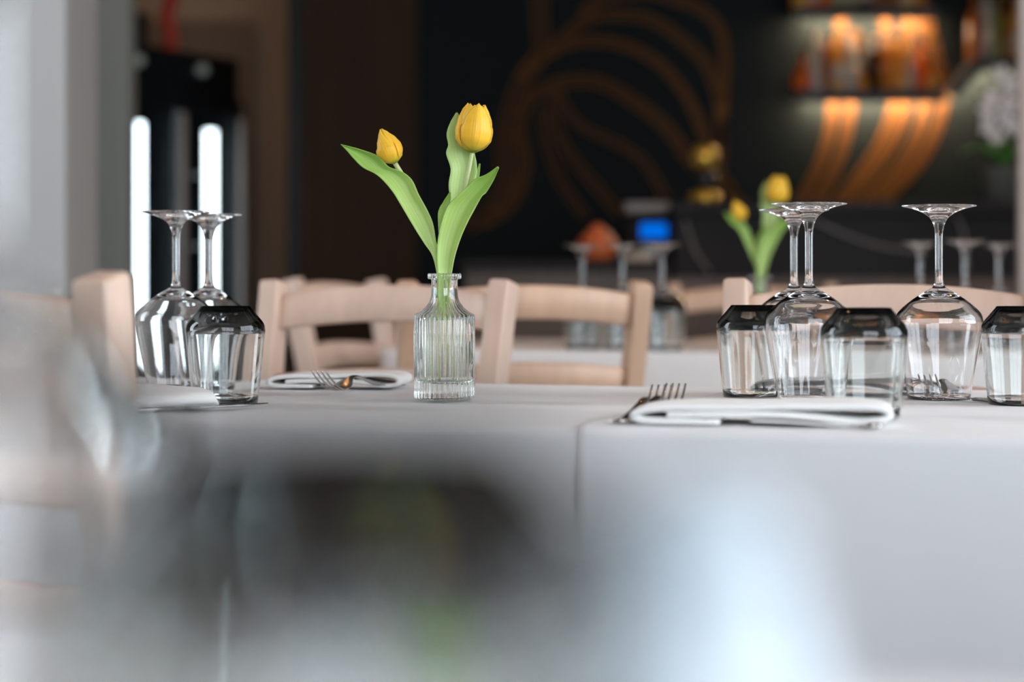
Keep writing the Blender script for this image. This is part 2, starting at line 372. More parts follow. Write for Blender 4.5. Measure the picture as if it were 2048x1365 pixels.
# zig-zag shelf
YS = YB-.20
def wx(px): return sm(px, YB-.1)
def wz(py): return zz(py, YB-.1)
def slab(x0, z0, x1, z1, th, y0, y1):
    bm = bmesh.new(); d = Vector((x1-x0, 0, z1-z0)).normalized(); n = Vector((-d.z, 0, d.x))*th
    a, b = Vector((x0, 0, z0)), Vector((x1, 0, z1)); vs = []
    for y in (y0, y1):
        for p in (a, b, b-n, a-n): vs.append(bm.verts.new((p.x, y, p.z)))
    for f in ((0, 1, 2, 3), (7, 6, 5, 4), (0, 4, 5, 1), (1, 5, 6, 2), (2, 6, 7, 3), (3, 7, 4, 0)): bm.faces.new([vs[i] for i in f])
    bmesh.ops.recalc_face_normals(bm, faces=bm.faces[:])
    return bm
def led(parent, x0, z0, x1, z1, tr=.005):
    d = Vector((x1-x0, 0, z1-z0)).normalized(); n = Vector((-d.z, 0, d.x))
    obj('led_strip', slab(x0-n.x*.014+d.x*tr, z0-n.z*.014+d.z*tr, x1-n.x*.014-d.x*.005, z1-n.z*.014-d.z*.005, .004, YB-.055, YB-.042), M['led_warm'], parent, smooth=False)
t = thing('zigzag_shelf', 'dark lower bar shelf stepping up to the right over a light strip', 'shelf')
segs = [((1592, 185), (1882, 185)), ((1882, 185), (1942, 123)), ((1942, 123), (2130, 123))]
for (a, b) in segs:
    obj('board', slab(wx(a[0]), wz(a[1]), wx(b[0]), wz(b[1]), .014, YS, YB), M['shelf'], t, smooth=False)
    obj('front_lip', slab(wx(a[0]), wz(a[1]), wx(b[0]), wz(b[1]), .046, YS-.006, YS), M['shelf'], t, smooth=False)
    led(t, wx(a[0]), wz(a[1]), wx(b[0]), wz(b[1]), .05 if a[0] < 1600 else .005)
t2 = thing('upper_shelf', 'dark straight upper bar shelf with a light strip below', 'shelf')
obj('board', slab(wx(1586), wz(20), wx(1862), wz(20), .014, YS, YB), M['shelf'], t2, smooth=False); obj('front_lip', slab(wx(1586), wz(20), wx(1862), wz(20), .046, YS-.006, YS), M['shelf'], t2, smooth=False); led(t2, wx(1586), wz(20), wx(1862), wz(20), .05)
BP = {}
def bottle(kind, px, shelf_z, h, r, label, group, y=None, style=0):
    n = {'amber': 'spirit_bottle'}.get(kind, 'spirit_bottle')
    b = thing(n, label, 'bottle', (sm(px, YB-.11), YB-.11, shelf_z), 0, group)
    if style == 0: prof = [(0, 0), (r, 0), (r*1.02, h*.04), (r, h*.58), (r*.75, h*.68), (r*.36, h*.76), (r*.34, h*.93), (0, h*.93)]
    elif style == 1: prof = [(0, 0), (r*.9, 0), (r*1.1, h*.2), (r*1.05, h*.42), (r*.5, h*.58), (r*.3, h*.68), (r*.3, h*.9), (0, h*.9)]
    else: prof = [(0, 0), (r, 0), (r, h*.70), (r*.5, h*.76), (r*.45, h*.9), (0, h*.9)]
    top = prof[-1][1]
    obj('body', lathe(prof, 20), BM[kind], b)
    obj('cap', lathe([(0, top), (r*.4, top), (r*.42, h), (0, h)], 14), M['cap'], b)
    if style != 1 and hsh(px) > .62: obj('paper_label', lathe([(r*1.03, h*.16), (r*1.03, h*.44)][::1]+[(r*1.005, h*.44), (r*1.005, h*.16)], 20), M['label'], b)
ORD = ['first', 'second', 'third', 'fourth', 'fifth', 'sixth', 'seventh', 'eighth', 'ninth', 'tenth', 'eleventh', 'twelfth']
low = [(1607, 'orange', .15, .036, 1), (1630, 'clear', .23, .034, 0), (1652, 'brown', .20, .03, 0), (1675, 'gold', .24, .034, 0), (1699, 'clear', .23, .036, 0), (1722, 'amber', .10, .032, 1),
       (1748, 'dark', .21, .03, 2), (1773, 'amber', .22, .036, 2), (1797, 'gold', .23, .034, 0), (1818, 'clear', .14, .028, 2), (1842, 'orange', .21, .036, 1), (1861, 'gold', .13, .034, 1)]
KW = {'orange': 'deep orange', 'clear': 'pale clear', 'brown': 'brown', 'gold': 'golden', 'amber': 'amber', 'dark': 'dark', 'olive': 'olive green'}
for i, (px, k, h, r, s_) in enumerate(low):
    bottle(k, px, wz(185), h, r, '%s spirit bottle, %s from the left on the lower bar shelf' % (KW[k], ORD[i]), 'bottles on the lower bar shelf', style=s_)
rt = [(1950, 'brown', .26, .034, 0), (1972, 'clear', .29, .03, 2), (1993, 'olive', .25, .032, 0), (2014, 'brown', .28, .03, 1), (2034, 'gold', .24, .032, 0)]
for i, (px, k, h, r, s_) in enumerate(rt):
    bottle(k, px, wz(123), h, r, '%s bottle, %s from the left on the raised right step of the shelf' % (KW[k], ORD[i]), 'bottles on the raised shelf step', style=s_)
up = [(1602, 'gold', .2, .036, 0), (1626, 'orange', .2, .036, 0), (1650, 'orange', .22, .034, 2), (1674, 'olive', .2, .034, 0), (1700, 'olive', .22, .032, 0), (1728, 'dark', .2, .032, 2), (1756, 'brown', .2, .03, 0), (1785, 'brown', .2, .034, 0), (1812, 'gold', .2, .036, 0), (1838, 'amber', .2, .03, 2)]
for i, (px, k, h, r, s_) in enumerate(up):
    bottle(k, px, wz(20), h, r, '%s bottle foot, %s from the left on the upper bar shelf' % (KW[k], ORD[i]), 'bottles on the upper bar shelf', style=s_)

# ------------------------------------------------------------------ fridge at the left
ang = math.atan2(.65, .372)
fr = thing('display_fridge', 'black two-door display fridge with white light tubes', 'fridge', (-1.526, 7.9, 0), ang)
Wd, FH = .75, zz(82, 7.9)
bm = box(0, Wd, .45, .5, 0, FH); add_box(bm, 0, .025, .03, .45, 0, FH); add_box(bm, Wd-.025, Wd, .03, .45, 0, FH)
add_box(bm, .025, Wd-.025, .03, .45, 0, .35); add_box(bm, .025, Wd-.025, .03, .45, FH-.22, FH); add_box(bm, .34, .37, .03, .45, .35, FH-.22)
obj('cabinet', bm, M['black'], fr, smooth=False)
for k, (a, b, tube) in enumerate(((.005, .345, .13), (.355, .745, .595))):
    d = obj('door', None or box(a, a+.03, 0, .028, .3, FH-.18), M['black'], fr, smooth=False)
    bm = bmesh.new(); bm.from_mesh(d.data); add_box(bm, b-.03, b, 0, .028, .3, FH-.18); add_box(bm, a+.03, b-.03, 0, .028, .3, .34); add_box(bm, a+.03, b-.03, 0, .028, FH-.24, FH-.18)
    bm.to_mesh(d.data); bm.free()
    obj('handle', box(b-.045, b-.02, -.035, -.01, .62, FH-.26, .006), M['pink_post'], d, smooth=False)
    obj('glass_pane', box(a+.03, b-.03, .01, .016, .34, FH-.24), glass('fridge_glass', (.85, .9, .9)), d, smooth=False)
    obj('light_tube', sweep([((tube, .06, .55), .022, .022), ((tube, .06, 1.545), .022, .022)], 12), M['led_cool'], fr)
    obj('glow_disc', sweep([((a+.07+k*.06, -.006, FH-.07), .022, .022), ((a+.07+k*.06, .028, FH-.07), .022, .022)], 16, (1, 0, 0)), mat('glow_disc_%d' % k, (.72, .90, .80), .4), fr)  # pale disc: a round glow on the header put into its colour
    for sh in (.75, 1.05, 1.35):
        obj('shelf', box(a+.03, b-.03, .1, .44, sh, sh+.01), M['shelf'], fr, smooth=False)
for k, (lx, lz_, c, wd_) in enumerate([(.42, 1.06, 'olive', 'olive green'), (.48, 1.06, 'clear', 'pale clear'), (.24, 1.06, 'dark', 'dark'), (.47, .76, 'clear', 'short pale clear')]):
    b = thing('drink_bottle', '%s drink bottle standing inside the display fridge%s' % (wd_, ', lower shelf' if lz_ < 1 else ', middle shelf'), 'bottle')
    b.matrix_world = fr.matrix_world
    p = Matrix.Rotation(ang, 4, 'Z') @ Vector((lx, .2, 0)); b.location = (-1.526+p.x, 7.9+p.y, lz_)
    obj('body', lathe([(0, 0), (.03, 0), (.03, .13), (.012, .18), (.012, .22), (0, .22)], 16), BM[c], b)
    obj('cap', lathe([(0, .22), (.014, .22), (.014, .235), (0, .235)], 10), M['cap'], b)
# dark door behind and the things on the fridge
p = Matrix.Rotation(ang, 4, 'Z')
def onfridge(lx, ly, z): q = p @ Vector((lx, ly, 0)); return (-1.526+q.x, 7.9+q.y, z)
t = thing('storage_case', 'black case lying on top of the display fridge', 'case', onfridge(.13, .2, FH), ang)
obj('body', box(-.09, .09, -.12, .12, 0, .11, .015), M['black'], t, smooth=False); obj('lid', box(-.095, .095, -.125, .125, .11, .14, .01), M['black'], t, smooth=False)
rb = cr([(0, 0, 0), (.012, 0, .06), (-.008, 0, .14), (.015, 0, .24), (0, 0, .36)], 5)
o = obj('red_ribbon', sweep([(q, .03, .004) for q in rb], 8, (1, 0, 0)), M['red']); o.location = onfridge(.35, .08, FH+.002); tag(o, 'red upright ribbon standing on the display fridge beside the black case', 'ribbon')
o = obj('door_1', box(-2.3, sm(505, 9.5), 9.54, 9.6, 0, zz(38, 9.5)), mat('tan_door', (.22, .17, .13), .7), smooth=False); struct(o)

# ------------------------------------------------------------------ ceiling lamps (warm)
lp = None; k = 0
for ly in (.9, 2.4, 3.9, 5.4):
    for lx in (-1.1, .2, 1.5):
        xx = lx+.25*hsh(lx, ly); lab = 'small warm ceiling spotlight above %s, %s' % (['the nearest table', 'the middle tables', 'the far table', 'the bar aisle'][int((ly-.9)/1.5+.1)], {-1.1: 'left side', .2: 'centre', 1.5: 'right side'}[lx])
        if lp is None:
            lp = thing('ceiling_spotlight', lab, 'lamp', (xx, ly, H3), 0, 'warm ceiling spotlights')
            obj('housing', lathe([(0, 0), (.04, 0), (.04, -.06), (.034, -.06), (.03, -.02), (0, -.02)], 20), M['black'], lp)
            obj('bulb', lathe([(0, -.02), (.010, -.03), (.012, -.04), (.008, -.054), (0, -.056)], 16), M['lamp'], lp)
        else: dup(lp, (xx, ly, H3), 0, lab, 'warm ceiling spotlights')

for (xx, yy, lab) in ((-.9, 8.2, 'added warm fill spotlight in front of the beige rear wall, right one'), (-1.9, 8.6, 'added warm fill spotlight above the display fridge')):  # unseen spotlights, added to brighten the beige wall and fridge corner
    dup(lp, (xx, yy, H3), 0, lab, 'warm ceiling spotlights')
# ------------------------------------------------------------------ tables
TH = math.radians(19.0); U = Vector((math.cos(TH), -math.sin(TH), 0)); V = Vector((math.sin(TH), math.cos(TH), 0))
TZ = .75
def creaser(cr_u, cr_v):
    def f(u, v):
        z = 0
        for u0, a in cr_u: z += a*math.exp(-((u-u0)/.0045)**2)
        for v0, a in cr_v: z += a*math.exp(-((v-v0)/.0045)**2)
        return z
    return f
def wob(u, v): return .0006*math.sin(u*23+1.3)*math.sin(v*17+.4)+.0004*math.sin(u*51+v*37)
def sheet(name, origin, u0, u1, depth, drop, z, mt, cru, crv, ampl=.012, nu=None, rdrop=.26):
    """tablecloth: top in the u/v plane, hanging over front (v=0) and rear (v=depth)"""
    prof = []; r = .012
    for i in range(14): prof.append(('f', 1-i/14))
    for i in range(7): prof.append(('fr', i/6))
    nv = 60
    for i in range(1, nv): prof.append(('t', i/nv))
    for i in range(7): prof.append(('rr', i/6))
    for i in range(1, 15): prof.append(('r', i/14))
    cz = creaser(cru, crv); bm = bmesh.new(); nu = nu or int((u1-u0)/.008); rows = []
    for a in range(nu+1):
        u = u0+(u1-u0)*a/nu; row = []
        fold = ampl*(math.sin(u*13.7+1)+.6*math.sin(u*29+2.2))*.5
        for kind, f in prof:
            if kind == 't': v = r+(depth-2*r)*f; zz_ = z+wob(u, v)+cz(u, v)
            elif kind == 'fr': th = f*PI/2; v = r-r*math.cos(th); zz_ = z-r+r*math.sin(th)+cz(u, v)*f
            elif kind == 'rr': th = f*PI/2; v = depth-r+r*math.sin(th); zz_ = z-r+r*math.cos(th)
            elif kind == 'f': v = -fold*f*1.0-.004*f-cz(u, -9)*1.5; zz_ = z-r-drop*f
            else: v = depth+fold*f+.004*f; zz_ = z-r-rdrop*f
            q = Vector(origin)+U*u+V*v; row.append(bm.verts.new((q.x, q.y, zz_)))
        rows.append(row)
    for A, B in zip(rows[:-1], rows[1:]):
        for j in range(len(A)-1): bm.faces.new((A[j], B[j], B[j+1], A[j+1]))
    bmesh.ops.recalc_face_normals(bm, faces=bm.faces[:])
    o = obj(name, bm, mt); md = o.modifiers.new('solid', 'SOLIDIFY'); md.thickness = .0009; md.offset = -1
    return o
def table(label, origin, u0, u1, depth, z):
    c = Vector(origin)+U*((u0+u1)/2)+V*(depth/2)
    t = thing('dining_table', label, 'table', (c.x, c.y, 0), -TH)
    hu, hv = (u1-u0)/2-.012, depth/2-.012
    obj('tabletop', box(-hu, hu, -hv, hv, z-.035, z-.006), M['seat'], t, smooth=False)
    for sx in (-1, 1):
        for sy in (-1, 1): obj('leg', box(sx*(hu-.05)-.025, sx*(hu-.05)+.025, sy*(hv-.05)-.025, sy*(hv-.05)+.025, 0, z-.035), M['beech'], t, smooth=False)
    return t
O1 = Vector((.072, 1.805, 0)); D1 = .765
table('left table of the middle pair, under white cloth', O1, -1.25, -.02, D1, TZ-.004)
table('right table of the middle pair, under white cloth', O1, -.005, 1.2, D1, TZ-.004)
o = sheet('tablecloth', O1+V*.004, -1.26, .02, D1-.008, .26, TZ-.0022, M['cloth'], [(-.41, .0012), (-.83, .0012)], [(.04, .0018), (.22, .0020), (.50, -.0018)], ampl=.006)
tag(o, 'white tablecloth under the tulip vase, left half of the middle table', 'tablecloth')
o = sheet('tablecloth', O1, -.012, 1.2, D1+.002, .45, TZ, M['cloth'], [(-.011, .0016), (.128, .0014), (.62, .0012)], [(.16, .0018), (.44, .0020)], ampl=.006)
tag(o, 'white tablecloth hanging long at right, its hem overlapping the left cloth', 'tablecloth')
# second row table
O2 = Vector((0, 4.05, 0)); D2 = .8
table('far dining table in front of the bar, under cream cloth', O2, -.26, 1.5, D2, TZ-.004)
o = sheet('tablecloth', O2, -.29, 1.5, D2, .26, TZ, M['cloth_far'], [(.3, .002), (.8, .002)], [(.4, .001)], ampl=.022)
bm = bmesh.new(); rows = []
for i in range(41):
    v = D2*i/40; row = []
    for j in range(14):
        f = j/13; q = O2+U*(-.29-.006*f-.02*f*math.sin(v*21))+V*v; row.append(bm.verts.new((q.x, q.y, TZ-.002-.272*f)))
    rows.append(row)
for A, B in zip(rows[:-1], rows[1:]):
    for j in range(13): bm.faces.new((A[j], B[j], B[j+1], A[j+1]))
obj('side_drop', bm, M['cloth_far'], o)
tag(o, 'cream tablecloth with loose folds on the far table', 'tablecloth')
# near table, under the camera
O0 = Vector((.0, .68, 0))-V*.8
table('nearest dining table, blurred at the bottom of the picture', O0, -.9, 1.0, .8, TZ-.004)
o = sheet('tablecloth', O0, -.91, 1.01, .8, .3, TZ, M['cloth'], [(.1, .001)], [(.4, .001)], nu=120)
tag(o, 'blurred white tablecloth on the nearest table', 'tablecloth')

# ------------------------------------------------------------------ chairs
def rail_bm(zt0, zt1, zb0, zb1, hw, ylean, th=.02, bow=.03):
    bm = bmesh.new(); n = 20; rings = []
    for i in range(n+1):
        t = -1+2*i/n; k = 1-t*t; x = t*hw; y = bow*k
        zt = zt0+(zt1-zt0)*k; zb = zb0+(zb1-zb0)*k
        yt = ylean(zt)+y; yb = ylean(zb)+y; b = .004
        pts = [(yb-th/2, zb+b), (yt-th/2, zt-b), (yt-th/2+b, zt), (yt+th/2-b, zt), (yt+th/2, zt-b), (yb+th/2, zb+b), (yb+th/2-b, zb), (yb-th/2+b, zb)]
        rings.append([bm.verts.new((x, a, c)) for a, c in pts])
    for A, B in zip(rings[:-1], rings[1:]):
        for k in range(8): bm.faces.new((A[k], A[(k+1) % 8], B[(k+1) % 8], B[k]))
    bm.faces.new(rings[0]); bm.faces.new(rings[-1][::-1])
    bmesh.ops.recalc_face_normals(bm, faces=bm.faces[:]); return bm
def ylean(z): return max(0, z-.45)*.20
def post_x(z): return .168+.027*max(0, z-.1)/.78
def make_chair(label, m, seatm):
    t = thing('dining_chair', label, 'chair')
    for s in (-1, 1):
        st_ = []
        for z in (0, .2, .45, .55, .7, .84, .878):
            st_.append(((s*post_x(z), ylean(z), z), .0165, .021))
        st_.append(((s*post_x(.883), ylean(.883), .883), .0155, .020)); st_.append(((s*post_x(.885), ylean(.885), .885), .0125, .017))
        o = obj('back_post', sweep(st_, 24, (1, 0, 0), .2), m, t)
    def hw(z): return post_x(z)-.010
    obj('top_rail', rail_bm(.864, .880, .811, .824, hw(.85), ylean), m, t)
    obj('back_rail', rail_bm(.742, .754, .69, .70, hw(.72), ylean), m, t)
    obj('back_rail', rail_bm(.625, .635, .585, .592, hw(.61), ylean), m, t)
    for s in (-1, 1):
        obj('front_leg', sweep([((s*.19, -.39, 0), .015, .015), ((s*.19, -.385, .2), .018, .018), ((s*.185, -.38, .44), .019, .019)], 12, (1, 0, 0), .5), m, t)
        obj('stretcher', sweep([((s*.18, -.38, .2), .009, .012), ((s*.172, 0, .2), .009, .012)], 8, (1, 0, 0)), m, t)
    obj('stretcher', sweep([((-.18, -.38, .28), .012, .009), ((.18, -.38, .28), .012, .009)], 8, (0, 0, 1)), m, t)
    bm = bmesh.new(); add_box(bm, -.2, .2, -.405, -.022, .44, .465, .008)
    obj('seat', bm, seatm, t)
    return t
def place_center(px_l, px_r, Y):  # centre of the back top
    return ((px_l+px_r)/2-1024)*Y/F
c1 = make_chair('pale beech chair behind the vase, its arched rail spanning behind the tulips', M['beech'], M['seat'])
def put(c, x, y, rz, sc=1):
    # x,y = place of the back top; rz: 0 faces -Y
    off = Matrix.Rotation(rz, 3, 'Z') @ Vector((0, ylean(.88)*sc, 0))
    c.location = (x-off.x, y-off.y, 0); c.rotation_euler = (0, 0, rz); c.scale = (sc,)*3
Y = 2.99; put(c1, place_center(500, 1045, Y), Y, -TH-.10)
def chair(label, x, y, rz, src=c1, sc=1):
    c = dup(src, (0, 0, 0), 0, label); put(c, x, y, rz, sc); return c
c2 = make_chair('honey beech chair with its back to the middle table, right of the vase', M['beech_far'], M['seat'])
Y = 3.25; put(c2, place_center(832, 1273, Y), Y, PI+math.radians(13))
chair('pale beech chair behind the right-hand wine glasses', place_center(1453, 2090, 2.58), 2.58, -TH)
chair('pale beech chair at the left edge, only one post of its back showing', sm(258, 1.62)-.202, 1.66, PI-TH)
chair('pale beech chair seen side-on at the left end of the far table', sm(672, 4.25), 4.25, math.radians(68), sc=1.01)
chair('honey beech chair beyond the far table, in front of the bar', sm(1505, 5.0), 5.0, math.radians(-8), src=c2, sc=1.0)

# ------------------------------------------------------------------ glassware
def wine_profile():
    h = .2168
    outer = [(.0342, 0), (.0375, .02), (.0430, .05), (.0474, .075), (.0486, .084), (.0482, .090), (.0462, .096), (.0380, .1045), (.0290, .1115), (.0207, .1170), (.0120, .1222), (.0070, .1255), (.0052, .1300), (.0043, .138), (.0042, .160), (.0043, .182), (.0050, .190), (.0078, .1990), (.0120, .2045), (.0200, .2095), (.0320, .2135), (.0395, .2150), (.0411, .2160), (.0405, .2168), (.030, .2166), (.012, .2150), (0, .2145)]
    inner = [(0, .1160), (.008, .1150), (.0200, .1130), (.0290, .1085), (.0370, .1020), (.0448, .0945), (.0470, .0885), (.0474, .084), (.0462, .075), (.0418, .05), (.0364, .02), (.0332, .0004)]
    return inner[::-1][0:0], outer, inner
_, wo, wi = wine_profile()
def smooth_prof(pr, n=3):
    P = cr([(r, z) for r, z in pr], n)
    return [(max(0, p.x), p.y) for p in P]
wo2 = smooth_prof(wo, 3); wi2 = smooth_prof(wi, 3)
wo2[-1] = (0, wo2[-1][1]); wi2[0] = (0, wi2[0][1])
bowl_cut = .128
wine_bm = lathe(wi2[0:]+wo2, 72)      # inner pole -> rim -> outer -> foot pole
wg = thing('wine_glass', 'upturned wine glass at far left, nearer of its pair', 'wine glass', (sm(352, 2.397), 2.397, TZ+.0006))
GA = obj('glass', wine_bm, M['glass'], wg)
GA.name = 'bowl_and_stem'
def wine(px, Y, label, group=None, z=TZ): return dup(wg, (sm(px, Y), Y, z+.0006), hsh(px)*6, label, group)
wine(418, 2.50, 'upturned wine glass at far left, behind the smoked tumbler')
wine(1618, 2.174, 'upturned wine glass with the highest foot, front one of the right pair')
wine(1588, 2.34, 'upturned wine glass half hidden behind the tallest right-hand glass')
wine(1878, 2.226, 'upturned wine glass alone between two tumblers at far right')
gB = 'wine glasses upturned on the far table, left of the second tulips'
wine(1165, 4.26, 'blurred upturned wine glass on the far table, in front of the orange jar', gB)
wine(1245, 4.16, 'blurred upturned wine glass on the far table, middle of the left three', gB)
wine(1324, 4.09, 'blurred upturned wine glass on the far table, under the blue screen', gB)
gC = 'wine glasses upturned on the far table, at far right'
wine(1841, 4.0, 'blurred upturned wine glass on the far table, leftmost of the right three', gC)
wine(1930, 3.84, 'blurred upturned wine glass on the far table, largest of the right three', gC)
wine(1998, 4.12, 'blurred upturned wine glass on the far table, beside the pink column', gC)

to = [(.0345, 0), (.0370, .02), (.0395, .045), (.0418, .070), (.0425, .078), (.0420, .0835), (.0395, .0885), (.0330, .0962), (.0275, .1028), (.0262, .1043), (.0245, .1050), (.012, .1050), (0, .1050)]
ti = [(0, .0985), (.012, .0985), (.0235, .0975), (.0260, .0958), (.0320, .0895), (.0385, .0830), (.0408, .078), (.0404, .070), (.0380, .045), (.0355, .02), (.0333, .0004)]
to2 = smooth_prof(to, 2); ti2 = smooth_prof(ti, 2); to2[-1] = (0, .105); ti2[0] = (0, .0985)
tu = thing('tumbler', 'smoked tumbler upturned at left, in front of the wine glass pair', 'tumbler', (sm(451, 2.141), 2.141, TZ+.0006))
TA = obj('glass', lathe(ti2+to2, 72), M['smoke'], tu); TA.name = 'glass_body'
def tumbler(px, Y, label, group=None): return dup(tu, (sm(px, Y), Y, TZ+.0006), hsh(px)*6, label, group)
tumbler(1508, 2.26, 'smoked tumbler upturned, leftmost of the right-hand glasses')
tumbler(1728, 1.943, 'smoked tumbler upturned behind the folded napkin, nearest in focus')
tumbler(2043, 2.118, 'smoked tumbler upturned, cut by the right edge of the picture')
tumbler(1330, 3.985, 'blurred dark tumbler on the far table, beside the honey chair post')
tumbler(1243, 4.04, 'blurred dark tumbler on the far table, seen above the honey chair rail')
tumbler(1165, 4.08, 'blurred dark tumbler on the far table, leftmost of that table')
# very near, strongly blurred pieces
tumbler(680, .27, 'large blurred dark tumbler in the foreground, bottom left of centre')
wine(-50, .46, 'large blurred wine glass in the foreground at the left edge')

# ------------------------------------------------------------------ vase
NR = 36
def flute(i, r, z, a):
    if r < .016: return 0
    k = min(1, (r-.016)/.012)
    return -.0016*k*(1-abs(math.cos(a*NR/2)))**1.0
vo = [(0, 0), (.030, 0), (.0336, .0015), (.0342, .004), (.0342, .018), (.0334, .0195), (.0334, .021), (.0342, .0225), (.0342, .091), (.0335, .0945), (.0275, .0975), (.0215, .1025), (.0172, .1085), (.0152, .1145), (.0147, .120), (.0147, .1325), (.0150, .1338), (.0183, .1343), (.0188, .1355), (.0188, .1392), (.0180, .1405), (.0125, .1405)]
vi = [(.0117, .1395), (.0117, .118), (.0140, .1085), (.0185, .1010), (.0250, .0950), (.0295, .0915), (.0302, .088), (.0302, .026), (.028, .019), (.018, .0165), (0, .016)]
def vflute(i, r, z, a): return flute(i, r, z, a) if i < len(vo) else 0
vase = thing('glass_vase', 'clear ribbed glass bottle vase in the middle, in focus', 'vase', (sm(889, 2.2233), 2.2233, TZ+.0008))
VA = obj('ribbed_glass', lathe(vo+vi, NR*6, vflute), M['vase'], vase)
VX, VY = vase.location.x, vase.location.y
vase2 = dup(vase, (sm(1521, 4.05), 4.05, TZ+.0008), .3, 'blurred ribbed glass vase on the far table', None, 1.06)

# ------------------------------------------------------------------ tulips
PS = 1790.0
def P3(px, py, d=0, kx=1.0): return Vector(((px-889)/PS*kx, d, (800-py)/PS))
def leaf_bm(rows, kx=1, cup=.35, base=True, curl=0):
    """rows: (left pt, right pt, depth_left, depth_right) in picture pixels around the vase axis"""
    L = cr([P3(a[0], a[1], c, kx) for a, b, c, d in rows], 5); R = cr([P3(b[0], b[1], d, kx) for a, b, c, d in rows], 5)
    bm = bmesh.new(); uvl = bm.loops.layers.uv.new('UVMap'); n = 10; grid = []
    for i, (l, r) in enumerate(zip(L, R)):
        row = []; wdt = (r-l).length; f = i/(len(L)-1)
        for k in range(n+1):
            t = k/n; p = l.lerp(r, t); bulge = cup*wdt*(1-(2*t-1)**2)
            rip = .0007*math.sin(f*34+2)*(2*t-1)**2
            p = p+Vector((0, bulge+rip, 0)); row.append((bm.verts.new(p), t, f))
        grid.append(row)
    for A, B in zip(grid[:-1], grid[1:]):
        for k in range(n):
            q = (A[k], A[k+1], B[k+1], B[k])
            try: fc = bm.faces.new([x[0] for x in q])
            except ValueError: continue
            for lp_, x in zip(fc.loops, q): lp_[uvl].uv = (x[1], x[2])
    return bm
def add_leaf(parent, rows, m, kx=1, cup=.3):
    o = obj('leaf', leaf_bm(rows, kx, cup), m, parent); md = o.modifiers.new('solid', 'SOLIDIFY'); md.thickness = .0009; md.offset = 0
    return o
def petal_bm(prof, phi, wmax, rs, tipk, H, open_=0, seed=0):
    bm = bmesh.new(); uvl = bm.loops.layers.uv.new('UVMap'); n, mI = 16, 10; grid = []
    for i in range(n+1):
        s = i/n; r = 0
        for (a, ra), (b, rb_) in zip(prof[:-1], prof[1:]):
            if a <= s <= b: q = (s-a)/(b-a); q = q*q*(3-2*q)*.5+q*.5; r = ra+(rb_-ra)*q
        row = []; wv = wmax*math.sqrt(max(0, 1-max(0, (s-.35)/.65)**tipk))*(min(1, .35+s*4))
        for k in range(mI+1):
            t = -1+2*k/mI; an = phi+t*wv; rr = r*rs*(1+.02*math.cos(t*PI*2+seed))-.0012*abs(t)**2*(1 if s > .5 else 0)+open_*s*s
            z = H*s-.0012*t*t*s
            row.append((bm.verts.new((rr*math.cos(an), rr*math.sin(an), z)), k/mI, s))
        grid.append(row)
    for A, B in zip(grid[:-1], grid[1:]):
        for k in range(mI):
            q = (A[k], A[k+1], B[k+1], B[k]); fc = bm.faces.new([x[0] for x in q])
            for lp_, x in zip(fc.loops, q): lp_[uvl].uv = (x[1], x[2])
    return bm
def flower(parent, base, axis, H, R, closed, phi0=0):
    if closed: prof = [(0, .15*R), (.12, .72*R), (.3, .98*R), (.45, R), (.65, .80*R), (.85, .42*R), (1, .08*R)]
    else: prof = [(0, .2*R), (.1, .66*R), (.25, .94*R), (.42, R), (.65, .93*R), (.85, .74*R), (1, .50*R)]
    rot = Vector((0, 0, 1)).rotation_difference(Vector(axis)).to_euler()
    for k in range(3):
        for lay in (0, 1):
            phi = phi0+k*2*PI/3+lay*PI/3
            b = petal_bm(prof, phi, (1.12 if lay else .98), (1.0 if not lay else .92), (2.6 if not closed else 2.0), H*(1.0 if lay == 0 else .985), 0, k+lay)
            o = obj('petal', b, M['petal'], parent); o.location = base; o.rotation_euler = rot
            md = o.modifiers.new('solid', 'SOLIDIFY'); md.thickness = .0007; md.offset = 0
def stem(parent, pts, r0, r1):
    P = cr(pts, 6); n = len(P)
    obj('stem', sweep([(p, r0+(r1-r0)*i/(n-1), r0+(r1-r0)*i/(n-1)) for i, p in enumerate(P)], 12), M['stem'], parent)
